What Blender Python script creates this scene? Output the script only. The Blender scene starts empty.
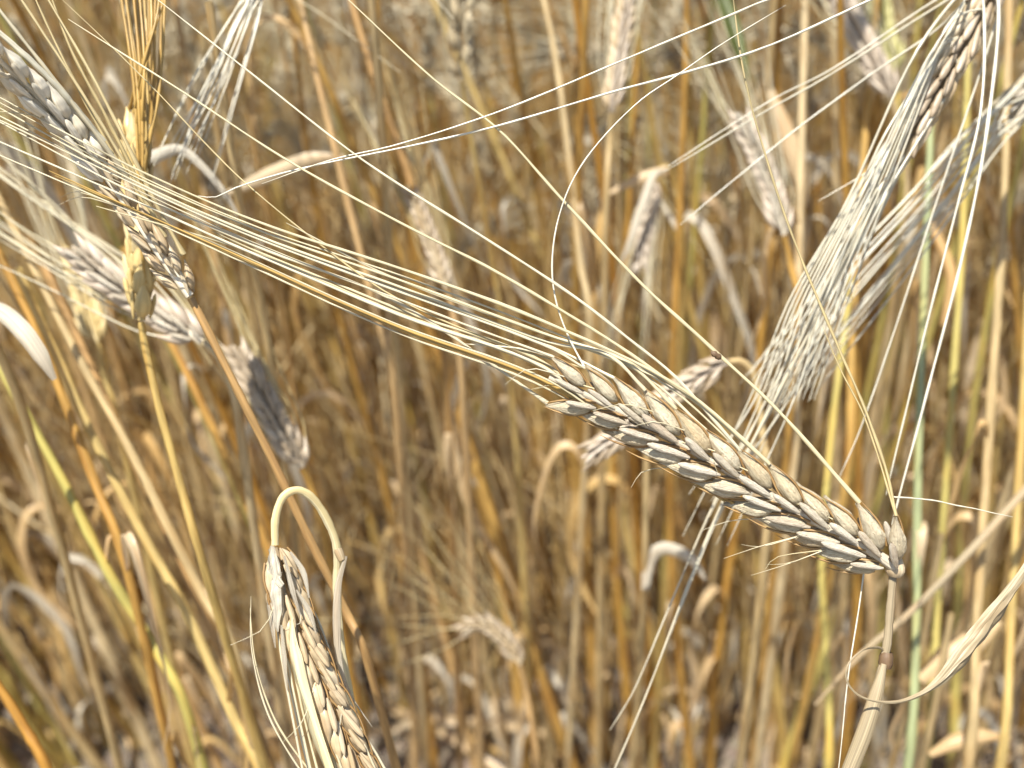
import bpy, math, random
import numpy as np
from mathutils import Matrix, Vector

random.seed(11)
rng = np.random.default_rng(11)
scene = bpy.context.scene
COL = scene.collection
rad = math.radians

# ------------------------------------------------------------------ camera, sky, sun, exposure
PITCH = rad(30.0)
CAM = np.array([0.0, 0.0, 0.55])
FPX = 1236.0
cam_data = bpy.data.cameras.new('camera')
cam = bpy.data.objects.new('camera', cam_data)
COL.objects.link(cam)
cam.location = CAM
cam.rotation_euler = (math.pi / 2 - PITCH, 0, 0)
cam_data.sensor_width = 36.0
cam_data.lens = 36.0 * FPX / 1024.0
cam_data.clip_start = 0.01
cam_data.clip_end = 500.0
cam_data.dof.use_dof = True
cam_data.dof.focus_distance = 0.268
cam_data.dof.aperture_fstop = 10.5
cam_data.dof.aperture_blades = 7
scene.camera = cam

SUN = np.array([-0.20, -0.32, 0.92]); SUN /= np.linalg.norm(SUN)
world = bpy.data.worlds.new('World')
scene.world = world
world.use_nodes = True
wn = world.node_tree
wn.nodes.clear()
sky = wn.nodes.new('ShaderNodeTexSky')
sky.sky_type = 'NISHITA'
sky.sun_disc = False
sky.sun_elevation = math.asin(SUN[2])
sky.sun_rotation = math.atan2(SUN[0], SUN[1])
bg = wn.nodes.new('ShaderNodeBackground')
bg.inputs['Strength'].default_value = 0.095
wo = wn.nodes.new('ShaderNodeOutputWorld')
wn.links.new(sky.outputs[0], bg.inputs[0])
wn.links.new(bg.outputs[0], wo.inputs[0])
sun_data = bpy.data.lights.new('sun', 'SUN')
sun_data.energy = 4.9
sun_data.angle = rad(0.53)
sun_data.color = (1.0, 0.965, 0.91)
sun = bpy.data.objects.new('sun', sun_data)
COL.objects.link(sun)
sun.rotation_euler = Vector(SUN).to_track_quat('Z', 'Y').to_euler()
sun.location = (-1.5, -0.3, 3)

scene.view_settings.view_transform = 'Standard'
scene.view_settings.look = 'None'
scene.view_settings.exposure = 0.97
scene.view_settings.gamma = 1.0
scene.view_settings.use_curve_mapping = False
scene.render.engine = 'CYCLES'
scene.cycles.use_denoising = True
scene.cycles.max_bounces = 7
scene.cycles.diffuse_bounces = 5
scene.cycles.transmission_bounces = 4
scene.cycles.sample_clamp_indirect = 6.0

# ------------------------------------------------------------------ small maths
FWD = np.array([0, math.cos(PITCH), -math.sin(PITCH)])
UP = np.array([0, math.sin(PITCH), math.cos(PITCH)])
RIGHT = np.array([1.0, 0, 0])


def at(px, py, d):
    """the place that stands d metres in front of the camera on the line of sight of a spot"""
    return CAM + FWD * d + RIGHT * ((px - 512) / FPX * d) + UP * (-(py - 384) / FPX * d)


def path(pts, d=None):
    return [at(p[0], p[1], p[2] if len(p) > 2 else d) for p in pts]


def proj(p):
    v = np.asarray(p) - CAM
    z = v @ FWD
    return 512 + FPX * (v @ RIGHT) / z, 384 - FPX * (v @ UP) / z, z


def unit(v):
    v = np.asarray(v, float)
    return v / (np.linalg.norm(v) + 1e-12)


def spline(pts, n):
    """smooth curve of n points through pts (centripetal enough for our even spacing)"""
    P = np.asarray(pts, float)
    if len(P) == 2:
        t = np.linspace(0, 1, n)[:, None]
        return P[0] * (1 - t) + P[1] * t
    seg = np.linalg.norm(np.diff(P, axis=0), axis=1)
    k = np.concatenate([[0], np.cumsum(np.sqrt(seg + 1e-9))])
    # natural-ish cubic Hermite
    m = np.zeros_like(P)
    m[1:-1] = (P[2:] - P[:-2]) / (k[2:] - k[:-2])[:, None]
    m[0] = (P[1] - P[0]) / (k[1] - k[0]); m[-1] = (P[-1] - P[-2]) / (k[-1] - k[-2])
    tt = np.linspace(0, k[-1], n)
    i = np.clip(np.searchsorted(k, tt, side='right') - 1, 0, len(P) - 2)
    h = (k[i + 1] - k[i])[:, None]
    s = (tt - k[i])[:, None] / h
    return ((2 * s**3 - 3 * s**2 + 1) * P[i] + (s**3 - 2 * s**2 + s) * h * m[i]
            + (-2 * s**3 + 3 * s**2) * P[i + 1] + (s**3 - s**2) * h * m[i + 1])


def frames(C, ref):
    T = np.gradient(C, axis=0)
    T /= np.linalg.norm(T, axis=1)[:, None] + 1e-12
    N = np.zeros_like(T)
    r = np.asarray(ref, float)
    for i in range(len(C)):
        r = r - (r @ T[i]) * T[i]
        if np.linalg.norm(r) < 1e-6:
            r = np.cross(T[i], [0.3, 0.8, 0.5])
        r = unit(r)
        N[i] = r
    return T, N, np.cross(T, N)


class Geo:
    """quads gathered into one mesh"""
    def __init__(self):
        self.v, self.f, self.uv, self.n = [], [], [], 0

    def grid(self, V, U, W, wrap):
        n, m = V.shape[:2]
        idx = np.arange(n * m).reshape(n, m) + self.n
        j = np.arange(m if wrap else m - 1)
        j2 = (j + 1) % m
        a = idx[:-1][:, j]; b = idx[:-1][:, j2]; c = idx[1:][:, j2]; d = idx[1:][:, j]
        self.f.append(np.stack([a, b, c, d], -1).reshape(-1, 4))
        ua = np.broadcast_to(U[:-1][:, j], a.shape); step = 1.0 / (m if wrap else m - 1)
        va = np.broadcast_to(W[:-1], a.shape); vb = np.broadcast_to(W[1:], a.shape)
        uv = np.stack([np.stack([ua, va], -1), np.stack([ua + step, va], -1),
                       np.stack([ua + step, vb], -1), np.stack([ua, vb], -1)], 2)
        self.uv.append(uv.reshape(-1, 2))
        self.v.append(V.reshape(-1, 3)); self.n += n * m
        return self

    def tube(self, C, R, sides=6, ref=(0.2, -1, 0.4), flat=1.0, ridges=0, amp=0.0):
        C = np.asarray(C, float)
        R = np.broadcast_to(np.asarray(R, float), (len(C),))
        T, N, B = frames(C, ref)
        a = np.linspace(0, 2 * math.pi, sides, endpoint=False)
        rr = 1 + amp * np.cos(ridges * a)
        V = C[:, None] + R[:, None, None] * rr[None, :, None] * (
            np.cos(a)[None, :, None] * N[:, None] * flat + np.sin(a)[None, :, None] * B[:, None])
        L = np.concatenate([[0], np.cumsum(np.linalg.norm(np.diff(C, axis=0), axis=1))])
        return self.grid(V, np.broadcast_to(a / (2 * math.pi), (len(C), sides)), L[:, None], True)

    def ribbon(self, C, Wd, ref=(0, -0.5, 1), twist=(0, 0), fold=0.25, cols=5, roll=0.0):
        """a leaf blade: keel-folded strip; roll curls its edges in"""
        C = np.asarray(C, float)
        Wd = np.asarray(Wd, float)
        T, N, B = frames(C, ref)
        tw = np.linspace(twist[0], twist[1], len(C))
        N2 = N * np.cos(tw)[:, None] + B * np.sin(tw)[:, None]
        B2 = -N * np.sin(tw)[:, None] + B * np.cos(tw)[:, None]
        s = np.linspace(-1, 1, cols)
        if roll:
            ang = s * roll
            sx = np.sin(ang) / roll; sy = -(1 - np.cos(ang)) / roll
        else:
            sx = s; sy = np.abs(s) * fold
        V = C[:, None] + 0.5 * Wd[:, None, None] * (sx[None, :, None] * B2[:, None] + sy[None, :, None] * N2[:, None])
        L = np.concatenate([[0], np.cumsum(np.linalg.norm(np.diff(C, axis=0), axis=1))])
        return self.grid(V, np.broadcast_to((s + 1) / 2, (len(C), cols)), L[:, None], False)

    def add(self, V, F, UV):
        self.v.append(V); self.f.append(F + self.n); self.uv.append(UV); self.n += len(V)
        return self

    def arrays(self):
        return np.concatenate(self.v), np.concatenate(self.f), np.concatenate(self.uv)

    def mesh(self, name, material, rnd=None, smooth=True):
        V, F, UV = self.arrays()
        me = bpy.data.meshes.new(name)
        me.vertices.add(len(V)); me.vertices.foreach_set('co', V.astype(np.float32).ravel())
        me.loops.add(F.size); me.loops.foreach_set('vertex_index', F.astype(np.int32).ravel())
        me.polygons.add(len(F)); me.polygons.foreach_set('loop_start', np.arange(0, F.size, 4, dtype=np.int32))
        me.polygons.foreach_set('use_smooth', np.full(len(F), smooth))
        l = me.uv_layers.new(name='UVMap'); l.data.foreach_set('uv', UV.astype(np.float32).ravel())
        if rnd is not None:
            at_ = me.attributes.new('rnd', 'FLOAT', 'POINT'); at_.data.foreach_set('value', rnd.astype(np.float32))
        me.update(calc_edges=True)
        me.materials.append(material)
        return me


# ------------------------------------------------------------------ materials
def new_mat(name):
    m = bpy.data.materials.new(name); m.use_nodes = True
    m.node_tree.nodes.clear()
    return m, m.node_tree.nodes, m.node_tree.links


def straw(name, cols, trans=0.0, rough=0.42, su=6.0, sv=90.0, streak=(0.72, 1.2), blotch=None, blotch_amt=0.0,
          bump=0.25, spec=0.45, grain_noise=None):
    """dry plant fibre: colour picked per stalk, streaks along the fibre, stains"""
    m, N, L = new_mat(name)
    oi = N.new('ShaderNodeObjectInfo'); at_ = N.new('ShaderNodeAttribute'); at_.attribute_name = 'rnd'
    add = N.new('ShaderNodeMath'); add.operation = 'ADD'
    L.new(oi.outputs['Random'], add.inputs[0]); L.new(at_.outputs['Fac'], add.inputs[1])
    fr = N.new('ShaderNodeMath'); fr.operation = 'FRACT'; L.new(add.outputs[0], fr.inputs[0])
    rp = N.new('ShaderNodeValToRGB'); L.new(fr.outputs[0], rp.inputs[0])
    el = rp.color_ramp.elements
    while len(el) < len(cols): el.new(0.5)
    for i, c in enumerate(cols):
        el[i].position = i / max(1, len(cols) - 1); el[i].color = (*c, 1)
    uv = N.new('ShaderNodeUVMap'); uv.uv_map = 'UVMap'
    mp = N.new('ShaderNodeMapping'); L.new(uv.outputs[0], mp.inputs[0]); mp.inputs['Scale'].default_value = (su, sv, 1)
    off = N.new('ShaderNodeCombineXYZ'); sc = N.new('ShaderNodeMath'); sc.operation = 'MULTIPLY'; sc.inputs[1].default_value = 37.0
    L.new(fr.outputs[0], sc.inputs[0]); L.new(sc.outputs[0], off.inputs[2]); L.new(off.outputs[0], mp.inputs['Location'])
    nz = N.new('ShaderNodeTexNoise'); nz.inputs['Scale'].default_value = 1.0; nz.inputs['Detail'].default_value = 3
    L.new(mp.outputs[0], nz.inputs['Vector'])
    mr = N.new('ShaderNodeMapRange'); mr.inputs[1].default_value = 0.3; mr.inputs[2].default_value = 0.7
    mr.inputs[3].default_value = streak[0]; mr.inputs[4].default_value = streak[1]
    L.new(nz.outputs['Fac'], mr.inputs[0])
    mul = N.new('ShaderNodeVectorMath'); mul.operation = 'SCALE'
    L.new(rp.outputs[0], mul.inputs[0]); L.new(mr.outputs[0], mul.inputs['Scale'])
    colour = mul.outputs[0]
    if blotch:
        mp2 = N.new('ShaderNodeMapping'); L.new(uv.outputs[0], mp2.inputs[0]); mp2.inputs['Scale'].default_value = (1.2, 28, 1)
        L.new(off.outputs[0], mp2.inputs['Location'])
        n2 = N.new('ShaderNodeTexNoise'); n2.inputs['Scale'].default_value = 1.0; n2.inputs['Detail'].default_value = 2
        L.new(mp2.outputs[0], n2.inputs['Vector'])
        m2 = N.new('ShaderNodeMapRange'); m2.inputs[1].default_value = 0.5; m2.inputs[2].default_value = 0.68
        m2.inputs[4].default_value = blotch_amt; L.new(n2.outputs['Fac'], m2.inputs[0])
        mx = N.new('ShaderNodeMix'); mx.data_type = 'RGBA'
        L.new(m2.outputs[0], mx.inputs[0]); L.new(colour, mx.inputs[6]); mx.inputs[7].default_value = (*blotch, 1)
        colour = mx.outputs[2]
    if grain_noise:
        tc4 = N.new('ShaderNodeTexCoord'); n4 = N.new('ShaderNodeTexNoise'); n4.inputs['Scale'].default_value = grain_noise * .7; n4.inputs['Detail'].default_value = 5
        v4 = N.new('ShaderNodeVectorMath'); v4.operation = 'ADD'; L.new(tc4.outputs['Object'], v4.inputs[0]); L.new(off.outputs[0], v4.inputs[1])
        L.new(v4.outputs[0], n4.inputs['Vector'])
        m4 = N.new('ShaderNodeMapRange'); m4.inputs[1].default_value = .50; m4.inputs[2].default_value = .66; m4.inputs[4].default_value = .45; L.new(n4.outputs['Fac'], m4.inputs[0])
        x4 = N.new('ShaderNodeMix'); x4.data_type = 'RGBA'; L.new(m4.outputs[0], x4.inputs[0]); L.new(colour, x4.inputs[6]); x4.inputs[7].default_value = (.36, .25, .14, 1)
        colour = x4.outputs[2]
    p = N.new('ShaderNodeBsdfPrincipled')
    L.new(colour, p.inputs['Base Color']); p.inputs['Roughness'].default_value = rough
    p.inputs['Specular IOR Level'].default_value = spec
    b = N.new('ShaderNodeBump'); b.inputs['Strength'].default_value = bump; b.inputs['Distance'].default_value = 0.0005
    if not bump:
        pass
    elif grain_noise:
        tc = N.new('ShaderNodeTexCoord')
        n3 = N.new('ShaderNodeTexNoise'); n3.inputs['Scale'].default_value = grain_noise; n3.inputs['Detail'].default_value = 6
        n3.inputs['Distortion'].default_value = 1.2
        L.new(tc.outputs['Object'], n3.inputs['Vector'])
        ad = N.new('ShaderNodeMath'); ad.operation = 'ADD'; L.new(nz.outputs['Fac'], ad.inputs[0]); L.new(n3.outputs['Fac'], ad.inputs[1])
        L.new(ad.outputs[0], b.inputs['Height'])
    else:
        L.new(nz.outputs['Fac'], b.inputs['Height'])
    if bump: L.new(b.outputs[0], p.inputs['Normal'])
    o = N.new('ShaderNodeOutputMaterial')
    if trans:
        t = N.new('ShaderNodeBsdfTranslucent'); L.new(colour, t.inputs[0])
        mx2 = N.new('ShaderNodeMixShader'); mx2.inputs[0].default_value = trans
        L.new(p.outputs[0], mx2.inputs[1]); L.new(t.outputs[0], mx2.inputs[2]); L.new(mx2.outputs[0], o.inputs[0])
    else:
        L.new(p.outputs[0], o.inputs[0])
    return m


M = {}
BG = dict(bump=0)
M['amber'] = straw('amber_straw', [(.58, .30, .055), (.66, .39, .09), (.62, .36, .09), (.70, .45, .13)], .36, blotch=(.34, .15, .03), blotch_amt=.6, streak=(.62, 1.18), **BG)
M['yellow'] = straw('yellow_straw', [(.68, .48, .15), (.72, .54, .21), (.64, .44, .12)], .36, blotch=(.50, .28, .06), blotch_amt=.55, streak=(.64, 1.18), **BG)
M['beige'] = straw('beige_straw', [(.68, .51, .25), (.62, .46, .22), (.73, .58, .33)], .36, blotch=(.46, .28, .10), blotch_amt=.6, streak=(.62, 1.18), **BG)
M['brown'] = straw('brown_straw', [(.40, .23, .08), (.47, .29, .11), (.50, .33, .15)], .1, blotch=(.24, .12, .04), blotch_amt=.5, streak=(.64, 1.18), **BG)
M['green'] = straw('green_straw', [(.45, .38, .10), (.43, .36, .11), (.52, .42, .12)], .12, blotch=(.58, .38, .08), blotch_amt=.85, **BG)
M['bluegreen'] = straw('bluegreen_straw', [(.30, .34, .18), (.33, .35, .16)], .1, blotch=(.42, .36, .12), blotch_amt=.6, **BG)
M['field'] = straw('field_straw', [(.66, .39, .10), (.72, .53, .22), (.62, .34, .08), (.72, .56, .31), (.50, .30, .11), (.70, .49, .17),
                                   (.54, .45, .14), (.66, .41, .12)], .42, blotch=(.44, .25, .08), blotch_amt=.5, **BG)
M['dry_leaf'] = straw('dry_leaf', [(.70, .53, .31), (.64, .44, .21), (.75, .61, .40), (.58, .37, .14), (.68, .47, .19)], .38, su=14, sv=40,
                      blotch=(.42, .24, .09), blotch_amt=.5, **BG)
M['fine'] = straw('fine_straw', [(.72, .53, .22), (.74, .58, .31), (.68, .45, .14), (.76, .64, .40), (.66, .46, .18)], .35, bump=0)
M['pale_leaf'] = straw('pale_leaf', [(.76, .69, .54), (.72, .64, .48)], .3, su=22, sv=30, blotch=(.48, .37, .24), blotch_amt=.6, streak=(.6, 1.1), bump=.9)
M['cream'] = straw('cream_sheath', [(.78, .68, .40), (.76, .66, .40)], .25, su=12, sv=25, blotch=(.62, .48, .20), blotch_amt=.6)
M['sheath'] = straw('leaf_sheath', [(.41, .32, .19), (.43, .34, .20)], .15, su=18, sv=30, blotch=(.42, .28, .14), blotch_amt=.6, streak=(.6, 1.15), bump=.5)
M['green_leaf'] = straw('green_leaf', [(.12, .15, .04), (.16, .18, .05)], .3, su=12, sv=40)
M['awn'] = straw('awn', [(.57, .50, .33), (.52, .44, .25), (.60, .54, .38), (.55, .47, .30)], .12, rough=.33, sv=160, spec=.55, streak=(.82, 1.1), bump=0)
M['awn_gold'] = straw('gold_awn', [(.50, .32, .09), (.44, .26, .06), (.54, .38, .13)], .2, rough=.35, sv=160, spec=.5, bump=0)
M['awn_olive'] = straw('olive_awn', [(.46, .36, .17), (.52, .42, .22), (.40, .31, .14)], .12, rough=.4, sv=160, bump=0)
M['awn_white'] = straw('silver_awn', [(.60, .55, .40), (.64, .60, .47), (.57, .50, .34)], .12, rough=.28, sv=160, spec=.65, streak=(.85, 1.1), bump=0)
M['grain'] = straw('husk', [(.68, .58, .38), (.73, .64, .45), (.64, .53, .33)], .12, rough=.48, su=34, sv=260, blotch=(.46, .31, .14), blotch_amt=.6,
                   streak=(.66, 1.10), bump=1.0, grain_noise=16)
M['pod'] = straw('pale_husk', [(.66, .57, .41), (.74, .67, .53), (.61, .51, .36)], .12, rough=.38, su=26, sv=200, blotch=(.46, .34, .21), blotch_amt=.6, streak=(.70, 1.10), bump=.8, grain_noise=12)
M['sunlit_husk'] = straw('sunlit_husk', [(.74, .67, .51), (.78, .72, .58), (.68, .59, .42)], .12, rough=.3, su=10, sv=110, blotch=(.50, .37, .22), blotch_amt=.45, spec=.6, bump=.5)  # husk whitened to carry strong sunlight in its colour
M['dark_node'] = straw('dark_node', [(.12, .07, .035), (.15, .09, .04)], 0, rough=.6, bump=.6)
M['glume_shade'] = straw('brown_glume_shade', [(.30, .17, .06), (.40, .25, .10)], .1, rough=.5, bump=0)
M['grain_grey'] = straw('grey_husk', [(.54, .45, .33), (.46, .37, .27), (.60, .51, .39)], .1, su=9, sv=120, **BG)
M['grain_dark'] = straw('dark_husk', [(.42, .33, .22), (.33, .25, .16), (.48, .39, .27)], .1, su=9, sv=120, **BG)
M['grain_gold'] = straw('gold_husk', [(.62, .46, .19), (.57, .42, .17), (.68, .54, .28)], .15, su=9, sv=120, bump=.4)
M['grain_brown'] = straw('brown_husk', [(.54, .42, .25), (.48, .36, .21), (.60, .49, .32)], .1, su=12, sv=120, streak=(.65, 1.15), blotch=(.38, .25, .12), blotch_amt=.6, bump=.5)
M['grain_green'] = straw('green_husk', [(.48, .44, .18), (.44, .41, .17)], .15, su=9, sv=120, **BG)


def ground_mat():
    m, N, L = new_mat('dry_soil')
    tc = N.new('ShaderNodeTexCoord')
    n1 = N.new('ShaderNodeTexNoise'); n1.inputs['Scale'].default_value = 16; n1.inputs['Detail'].default_value = 9
    n2 = N.new('ShaderNodeTexVoronoi'); n2.inputs['Scale'].default_value = 90
    n3 = N.new('ShaderNodeTexNoise'); n3.inputs['Scale'].default_value = 260; n3.inputs['Detail'].default_value = 6
    for n in (n1, n2, n3): L.new(tc.outputs['Object'], n.inputs['Vector'])
    rp = N.new('ShaderNodeValToRGB'); e = rp.color_ramp.elements
    e[0].position = .3; e[0].color = (.17, .125, .085, 1); e[1].position = .7; e[1].color = (.33, .27, .20, 1)
    L.new(n1.outputs['Fac'], rp.inputs[0])
    mx = N.new('ShaderNodeMix'); mx.data_type = 'RGBA'; mx.blend_type = 'MULTIPLY'; mx.inputs[0].default_value = .5
    L.new(rp.outputs[0], mx.inputs[6]); L.new(n3.outputs['Color'], mx.inputs[7])
    ad = N.new('ShaderNodeMath'); ad.operation = 'ADD'; L.new(n2.outputs['Distance'], ad.inputs[0]); L.new(n3.outputs['Fac'], ad.inputs[1])
    b = N.new('ShaderNodeBump'); b.inputs['Strength'].default_value = .8; b.inputs['Distance'].default_value = .006
    L.new(ad.outputs[0], b.inputs['Height'])
    p = N.new('ShaderNodeBsdfPrincipled'); p.inputs['Roughness'].default_value = .95
    L.new(mx.outputs[2], p.inputs['Base Color']); L.new(b.outputs[0], p.inputs['Normal'])
    o = N.new('ShaderNodeOutputMaterial'); L.new(p.outputs[0], o.inputs[0])
    return m


M['soil'] = ground_mat()
M['stone'] = straw('pebble', [(.34, .29, .23), (.25, .20, .16), (.42, .37, .31), (.29, .24, .20)], 0, rough=.9, su=4, sv=300, bump=.6)

# ------------------------------------------------------------------ objects: things, parts, sub-parts
def link(name, data, parent=None, matrix=None):
    o = bpy.data.objects.new(name, data)
    COL.objects.link(o)
    if parent is not None: o.parent = parent
    if matrix is not None: o.matrix_basis = matrix
    return o


def tag(o, label, cat, group=None):
    o['label'] = label; o['category'] = cat
    if group: o['group'] = group
    return o


def thing(name, label, cat, base, group=None):
    o = link(name, None)
    o.empty_display_size = 0.02
    o.location = base
    return tag(o, label, cat, group)


def structure(o, kind='structure'):
    o['kind'] = kind
    return o


# ------------------------------------------------------------------ the ground
def ground_height(x, y):
    return (0.012 * np.sin(x * 9.1 + 1.3) * np.sin(y * 7.7 + .4) + 0.007 * np.sin(x * 23 + y * 17)
            + 0.004 * np.sin(x * 51 - y * 43 + 2) + 0.002 * np.sin(x * 117 + 1) * np.sin(y * 131))


def axis_coords(c, fine, half, far):
    a = np.arange(-half, half + 1e-6, fine)
    o = half * 1.35 ** np.arange(1, 14)
    o = o[o < far]
    return c + np.concatenate([-o[::-1], a, o])


gx = axis_coords(0, .014, 1.3, 90); gy = axis_coords(1.1, .014, 1.2, 90)
X, Y = np.meshgrid(gx, gy)
Z = ground_height(X, Y) + rng.normal(0, .0012, X.shape)
g = Geo(); g.grid(np.stack([X, Y, Z], -1), np.broadcast_to((X - X.min()) / np.ptp(X), X.shape), Y[:, :1], False)
structure(tag(link('ground', g.mesh('ground', M['soil'])), 'bare dry grey-brown soil under the barley', 'ground'))


# pebbles and straw litter
def blob():
    th = np.linspace(0, 2 * math.pi, 7, endpoint=False); ph = np.linspace(0.05, math.pi - .05, 5)
    V = np.stack([np.sin(ph)[:, None] * np.cos(th), np.sin(ph)[:, None] * np.sin(th), np.broadcast_to(np.cos(ph)[:, None], (5, 7))], -1)
    V = V * (1 + rng.normal(0, .12, (5, 7, 1))) * np.array([1, rng.uniform(.6, 1), rng.uniform(.5, .8)])
    gg = Geo(); gg.grid(V, np.broadcast_to(th / 6.28, (5, 7)), ph[:, None] * .01, True)
    return gg.arrays()


def rotz(a):
    c, s = math.cos(a), math.sin(a)
    return np.array([[c, -s, 0], [s, c, 0], [0, 0, 1]])


blobs = [blob() for _ in range(8)]
g = Geo(); rn = []
for i in range(2600):
    x, y = rng.uniform(-1.1, 1.1), rng.uniform(.25, 2.0)
    s = .0022 * rng.lognormal(.45, .55)
    V, F, U = blobs[i % 8]
    g.add(V * s @ rotz(rng.uniform(0, 6.3)).T + [x, y, float(ground_height(x, y)) + s * .2], F, U)
    rn.append(np.full(len(V), rng.random()))
structure(tag(link('pebbles', g.mesh('pebbles', M['stone'], np.concatenate(rn))), 'small grey stones and clods scattered on the soil', 'pebbles'), 'stuff')

g = Geo(); rn = []
for i in range(2600):
    x, y = rng.uniform(-1.0, 1.0), rng.uniform(.3, 1.7)
    a = rng.uniform(0, 6.3); Ln = rng.uniform(.02, .12); z = float(ground_height(x, y)) + .003
    t = np.linspace(-.5, .5, 6)
    C = np.stack([x + np.cos(a) * t * Ln, y + np.sin(a) * t * Ln, z + rng.uniform(0, .02) * (t + .5) + .004 * np.sin(t * 5 + a)], -1)
    n0 = g.n
    if i % 3: g.ribbon(C, rng.uniform(.002, .006) * np.array([.6, 1, 1, .9, .7, .2]), (0, 0, 1), (0, rng.uniform(-2, 2)), cols=3)
    else: g.tube(C, rng.uniform(.0008, .0018), 5)
    rn.append(np.full(g.n - n0, rng.random()))
structure(tag(link('straw_litter', g.mesh('straw_litter', M['dry_leaf'], np.concatenate(rn))), 'broken bits of straw and dead leaf lying on the soil', 'litter'), 'stuff')


# ------------------------------------------------------------------ ear pieces (shared meshes, unit length along +Z)
def grain_geo(n, sides, kind, rough=0):
    t = np.linspace(0, 1, n)
    if kind == 'grain':      # plump kernel in its husk, drawn out to the awn
        r = np.interp(t, [0, .06, .2, .38, .55, .72, .86, 1], [.16, .55, .92, 1, .88, .58, .30, .17])
        bend = .03 * np.sin(t * math.pi); amp, rid, flat = .045, 5, .78
    else:                    # slim blunt sterile spikelet
        r = np.interp(t, [0, .08, .3, .6, .85, .95, 1], [.3, .6, .86, 1, .86, .55, .12])
        bend = .035 * np.sin(t * math.pi); amp, rid, flat = .05, 4, .8
    r = np.convolve(np.pad(r, 1, mode='edge'), [.2, .6, .2], 'valid')
    gg = Geo()
    C = np.stack([np.zeros(n), bend, t], -1)
    a = np.linspace(0, 2 * math.pi, sides, endpoint=False)
    rr = 1 + amp * np.cos(rid * a)
    V = np.stack([.5 * r[:, None] * rr * np.cos(a), .5 * flat * r[:, None] * rr * np.sin(a) + bend[:, None], np.broadcast_to(t[:, None], (n, sides))], -1)
    if rough:   # wrinkled, slightly bowed husk, no two alike
        q = np.random.default_rng(rough)
        ph = q.uniform(0, 6.28, 6)
        h = (.035 * np.sin(3 * a[None] + 9 * t[:, None] + ph[0]) + .03 * np.sin(7 * a[None] - 5 * t[:, None] + ph[1]) + .025 * np.sin(2 * a[None] + 23 * t[:, None] + ph[2])
             + q.normal(0, .012, (n, sides)))
        V = np.stack([V[..., 0] * (1 + h) + q.normal(0, .10) * t[:, None]**2, V[..., 1] * (1 + h) + q.normal(0, .10) * t[:, None]**2, V[..., 2]], -1)
    gg.grid(V, np.broadcast_to(a / 6.2832, (n, sides)), t[:, None] * .011, True)
    return gg


# in x,y the unit is the piece's width, in z its length
G_HI = {(k, v): grain_geo(20, 26 if k == 'grain' else 18, k, 1 + v + 10 * (k == 'pod')) for k in ('grain', 'pod') for v in range(5)}
G_MID = {k: grain_geo(8, 9, k) for k in ('grain', 'pod')}
G_LO = {k: grain_geo(4, 5, k) for k in ('grain', 'pod')}
MESH_CACHE = {}


def piece_mesh(kind, level, mat):
    v = random.randrange(5) if level == 'hi' else 0
    key = (kind, level, mat, v)
    if key not in MESH_CACHE:
        MESH_CACHE[key] = (G_HI[(kind, v)] if level == 'hi' else G_MID[kind]).mesh(kind, M[mat])
    return MESH_CACHE[key]


def basis(z, y, loc, width, length, thick=None):
    z = unit(z); y = unit(np.asarray(y) - (np.asarray(y) @ z) * z); x = np.cross(y, z)
    th = width if thick is None else thick
    m = Matrix.Identity(4)
    for i in range(3):
        m[i][0], m[i][1], m[i][2], m[i][3] = x[i] * width, y[i] * th, z[i] * length, loc[i]
    return m


def ear_layout(axis, face, side, nodes, k=1.0, open_=20, roll=0.0, base_splay=12, jitter=1.0, r=random, fine=1.0):
    """two-rowed ear: list of (kind, z, y, loc, width, length, row, node) plus the awn roots"""
    n = len(axis)
    T = np.gradient(axis, axis=0); T /= np.linalg.norm(T, axis=1)[:, None]
    out, roots = [], []
    for i in range(nodes):
        u = (i + .35) / (nodes + 1.4)
        f = u * (n - 1); j = int(f); w = f - j
        P = axis[j] * (1 - w) + axis[min(j + 1, n - 1)] * w
        t = unit(T[j])
        F = unit(face - (face @ t) * t)
        S = np.cross(F, t); S = S if S @ side > 0 else -S
        S, F = S * math.cos(roll) + F * math.sin(roll), F * math.cos(roll) - S * math.sin(roll)
        s = 1 if i % 2 == 0 else -1
        size = k * (1.0 - .32 * max(0, (u - .72) / .28)) * (1 - .12 * max(0, (.12 - u) / .12)) * r.uniform(.94, 1.06)
        op = rad(open_ + base_splay * max(0, 1 - u / .16) + jitter * r.uniform(-4, 4))
        gz = unit(t * math.cos(op) + S * s * math.sin(op) + F * r.uniform(-.05, .05) * jitter)
        gl = P + S * s * .0018 * k
        W, Ln = .0054 * size, .0122 * size
        out.append(('grain', gz, S * s, gl, W, Ln, s, i))
        roots.append((gl + gz * Ln * .97, gz, s, i, t, S, F, u))
        for fs in (1, -1):
            b = rad(10 + base_splay * max(0, 1 - u / .16) + r.uniform(-7, 7) * jitter)
            pz = unit(t * math.cos(b) + S * s * math.sin(b) * .95 + F * fs * (.10 + r.uniform(-.05, .08) * jitter))
            pl = P + S * s * .0009 * k + F * fs * .0022 * k - t * .0004
            out.append(('pod', pz, F * fs, pl, fine * .0019 * size * r.uniform(.9, 1.1), .0088 * size * r.uniform(.84, 1.12), s, i))
    return out, roots


def local(M4, base):
    M4 = M4.copy()
    M4.translation = M4.translation - Vector(base)
    return M4


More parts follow.
